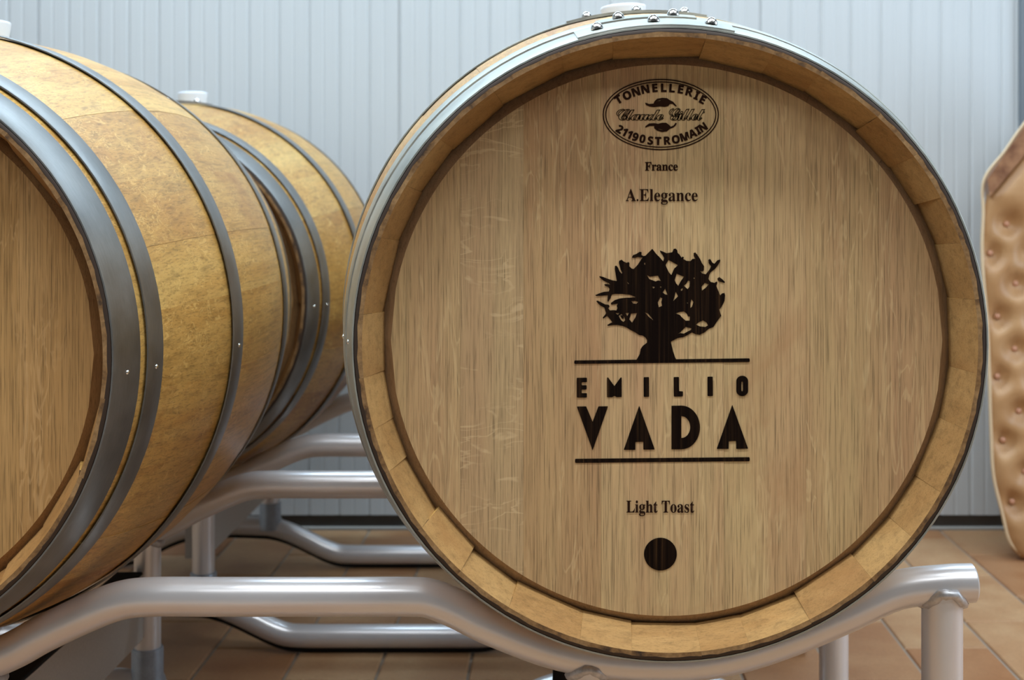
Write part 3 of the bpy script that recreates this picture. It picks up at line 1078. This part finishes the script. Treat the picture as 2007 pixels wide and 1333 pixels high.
DIM = [(1942, 496), (1956, 620), (1956, 738), (1967, 863), (1985, 984), (1974, 439), (1992, 556), (1990, 684), (1998, 806), (2010, 925)]
DIMS = [(at(a, b, PY)[0], at(a, b, PY)[2]) for a, b in DIM]
step = (DIMS[0][1] - DIMS[2][1]) / 2
for k in range(1, 3):
    for (a, b) in DIMS[:10]:
        DIMS.append((a + 0.085 * k, b - (step / 2 if k == 9 else 0)))
XR, ZT_, ZB_ = at(2006, 300, PY)[0] + 0.34, 0.81 - (243 - PY0) / FPX * PY, 0.004
cushion = empty('padded_panel', (0.5 * (at(1935, 600, PY)[0] + XR), PY + 0.05, 0))
tag(cushion, 'tan leather padded panel with button dimples standing before the wall', 'panel')
cx_, cy_ = cushion.location.x, cushion.location.y
ROWS, COLS = 150, 60
ztop = 0.81 - (205 - PY0) / FPX * PY
verts, faces = [], []
for i in range(ROWS + 1):
    z = ZB_ + (ztop - ZB_) * i / ROWS
    xl = left_edge(z)
    for j in range(COLS + 1):
        x = xl + (XR - xl) * (j / COLS)
        d = min(x - xl, XR - x, (z - ZB_) * 1.0, (ztop - z) + 0.02)
        bulge = 0.028 * (1 - math.exp(-max(0, d) / 0.022))
        for dx_, dz_ in DIMS:
            q = ((x - dx_) ** 2 + (z - dz_) ** 2)
            if q < 0.01:
                bulge -= 0.034 * math.exp(-q / (2 * 0.022 ** 2)) * min(1, max(0, bulge) / 0.02)
        verts.append((x - cx_, PY - bulge - cy_, z))
m = COLS + 1
for i in range(ROWS):
    for j in range(COLS):
        faces.append((i * m + j, i * m + j + 1, (i + 1) * m + j + 1, (i + 1) * m + j))
nb = len(verts)
for i in range(ROWS + 1):
    z = ZB_ + (ztop - ZB_) * i / ROWS
    verts += [(left_edge(z) + 0.05 - cx_, PY + 0.10 - cy_, z), (XR - cx_, PY + 0.10 - cy_, z)]
for i in range(ROWS):
    faces.append((i * m, (i + 1) * m, nb + 2 * (i + 1), nb + 2 * i))
    faces.append(((i + 1) * m + COLS, i * m + COLS, nb + 2 * i + 1, nb + 2 * (i + 1) + 1))
    faces.append((nb + 2 * i, nb + 2 * (i + 1), nb + 2 * (i + 1) + 1, nb + 2 * i + 1))
faces.append([j for j in range(m)][::-1] + [nb, nb + 1])
faces.append([ROWS * m + j for j in range(m)] + [nb + 2 * ROWS + 1, nb + 2 * ROWS])
mesh('cushion', verts, faces, M['leather'], cushion, 60)
# peaked top, darker brown, with pale piping along its slope
band = [(1929, 352), (1934, 386), (2009, 296), (2100, 200), (2100, 130), (2007, 242)]
band = [(at(a_, b_, PY)[0], at(a_, b_, PY)[2]) for a_, b_ in band]
nbd = len(band)
v = [(p[0] - cx_, PY - 0.022 - cy_, p[1]) for p in band] + [(p[0] + 0.03 - cx_, PY + 0.10 - cy_, p[1]) for p in band]
f = [tuple(range(nbd)), tuple(range(2 * nbd - 1, nbd - 1, -1))] + [(i, nbd + i, nbd + (i + 1) % nbd, (i + 1) % nbd) for i in range(nbd)]
tp = mesh('peaked_top', v, f, M['leather_dark'], cushion, 0)
tp['label'] = 'darker brown slanted top'
pp = catmull([(at(a, b, PY)[0] - cx_, PY - 0.004 - cy_, at(a, b, PY)[2]) for a, b in
              ((1999, 1086), (1977, 1058), (1963, 1005), (1946, 930), (1941, 841), (1935, 656), (1924, 506), (1926, 420), (1928, 352), (1968, 297), (2007, 242), (2100, 130))], 8)
p_ = mesh('piping', *tube(pp, 0.0036, 10), M['leather_pale'], cushion, 60)
p_['label'] = 'pale edge piping'
for a, b in DIMS:
    if left_edge(b) + 0.01 < a < XR - 0.02 and b < ztop - 0.02:
        vv, ff = lathe([(0.006, -0.004), (0.0065, 0.0), (0.0055, 0.002), (0.003, 0.003), (0.0006, 0.0034)], 14)
        o = mesh('button', vv, ff, M['button'], cushion, 60)
        o.location = (a - cx_, PY + 0.004 - cy_, b)
        o.rotation_euler = (PI / 2, 0, 0)
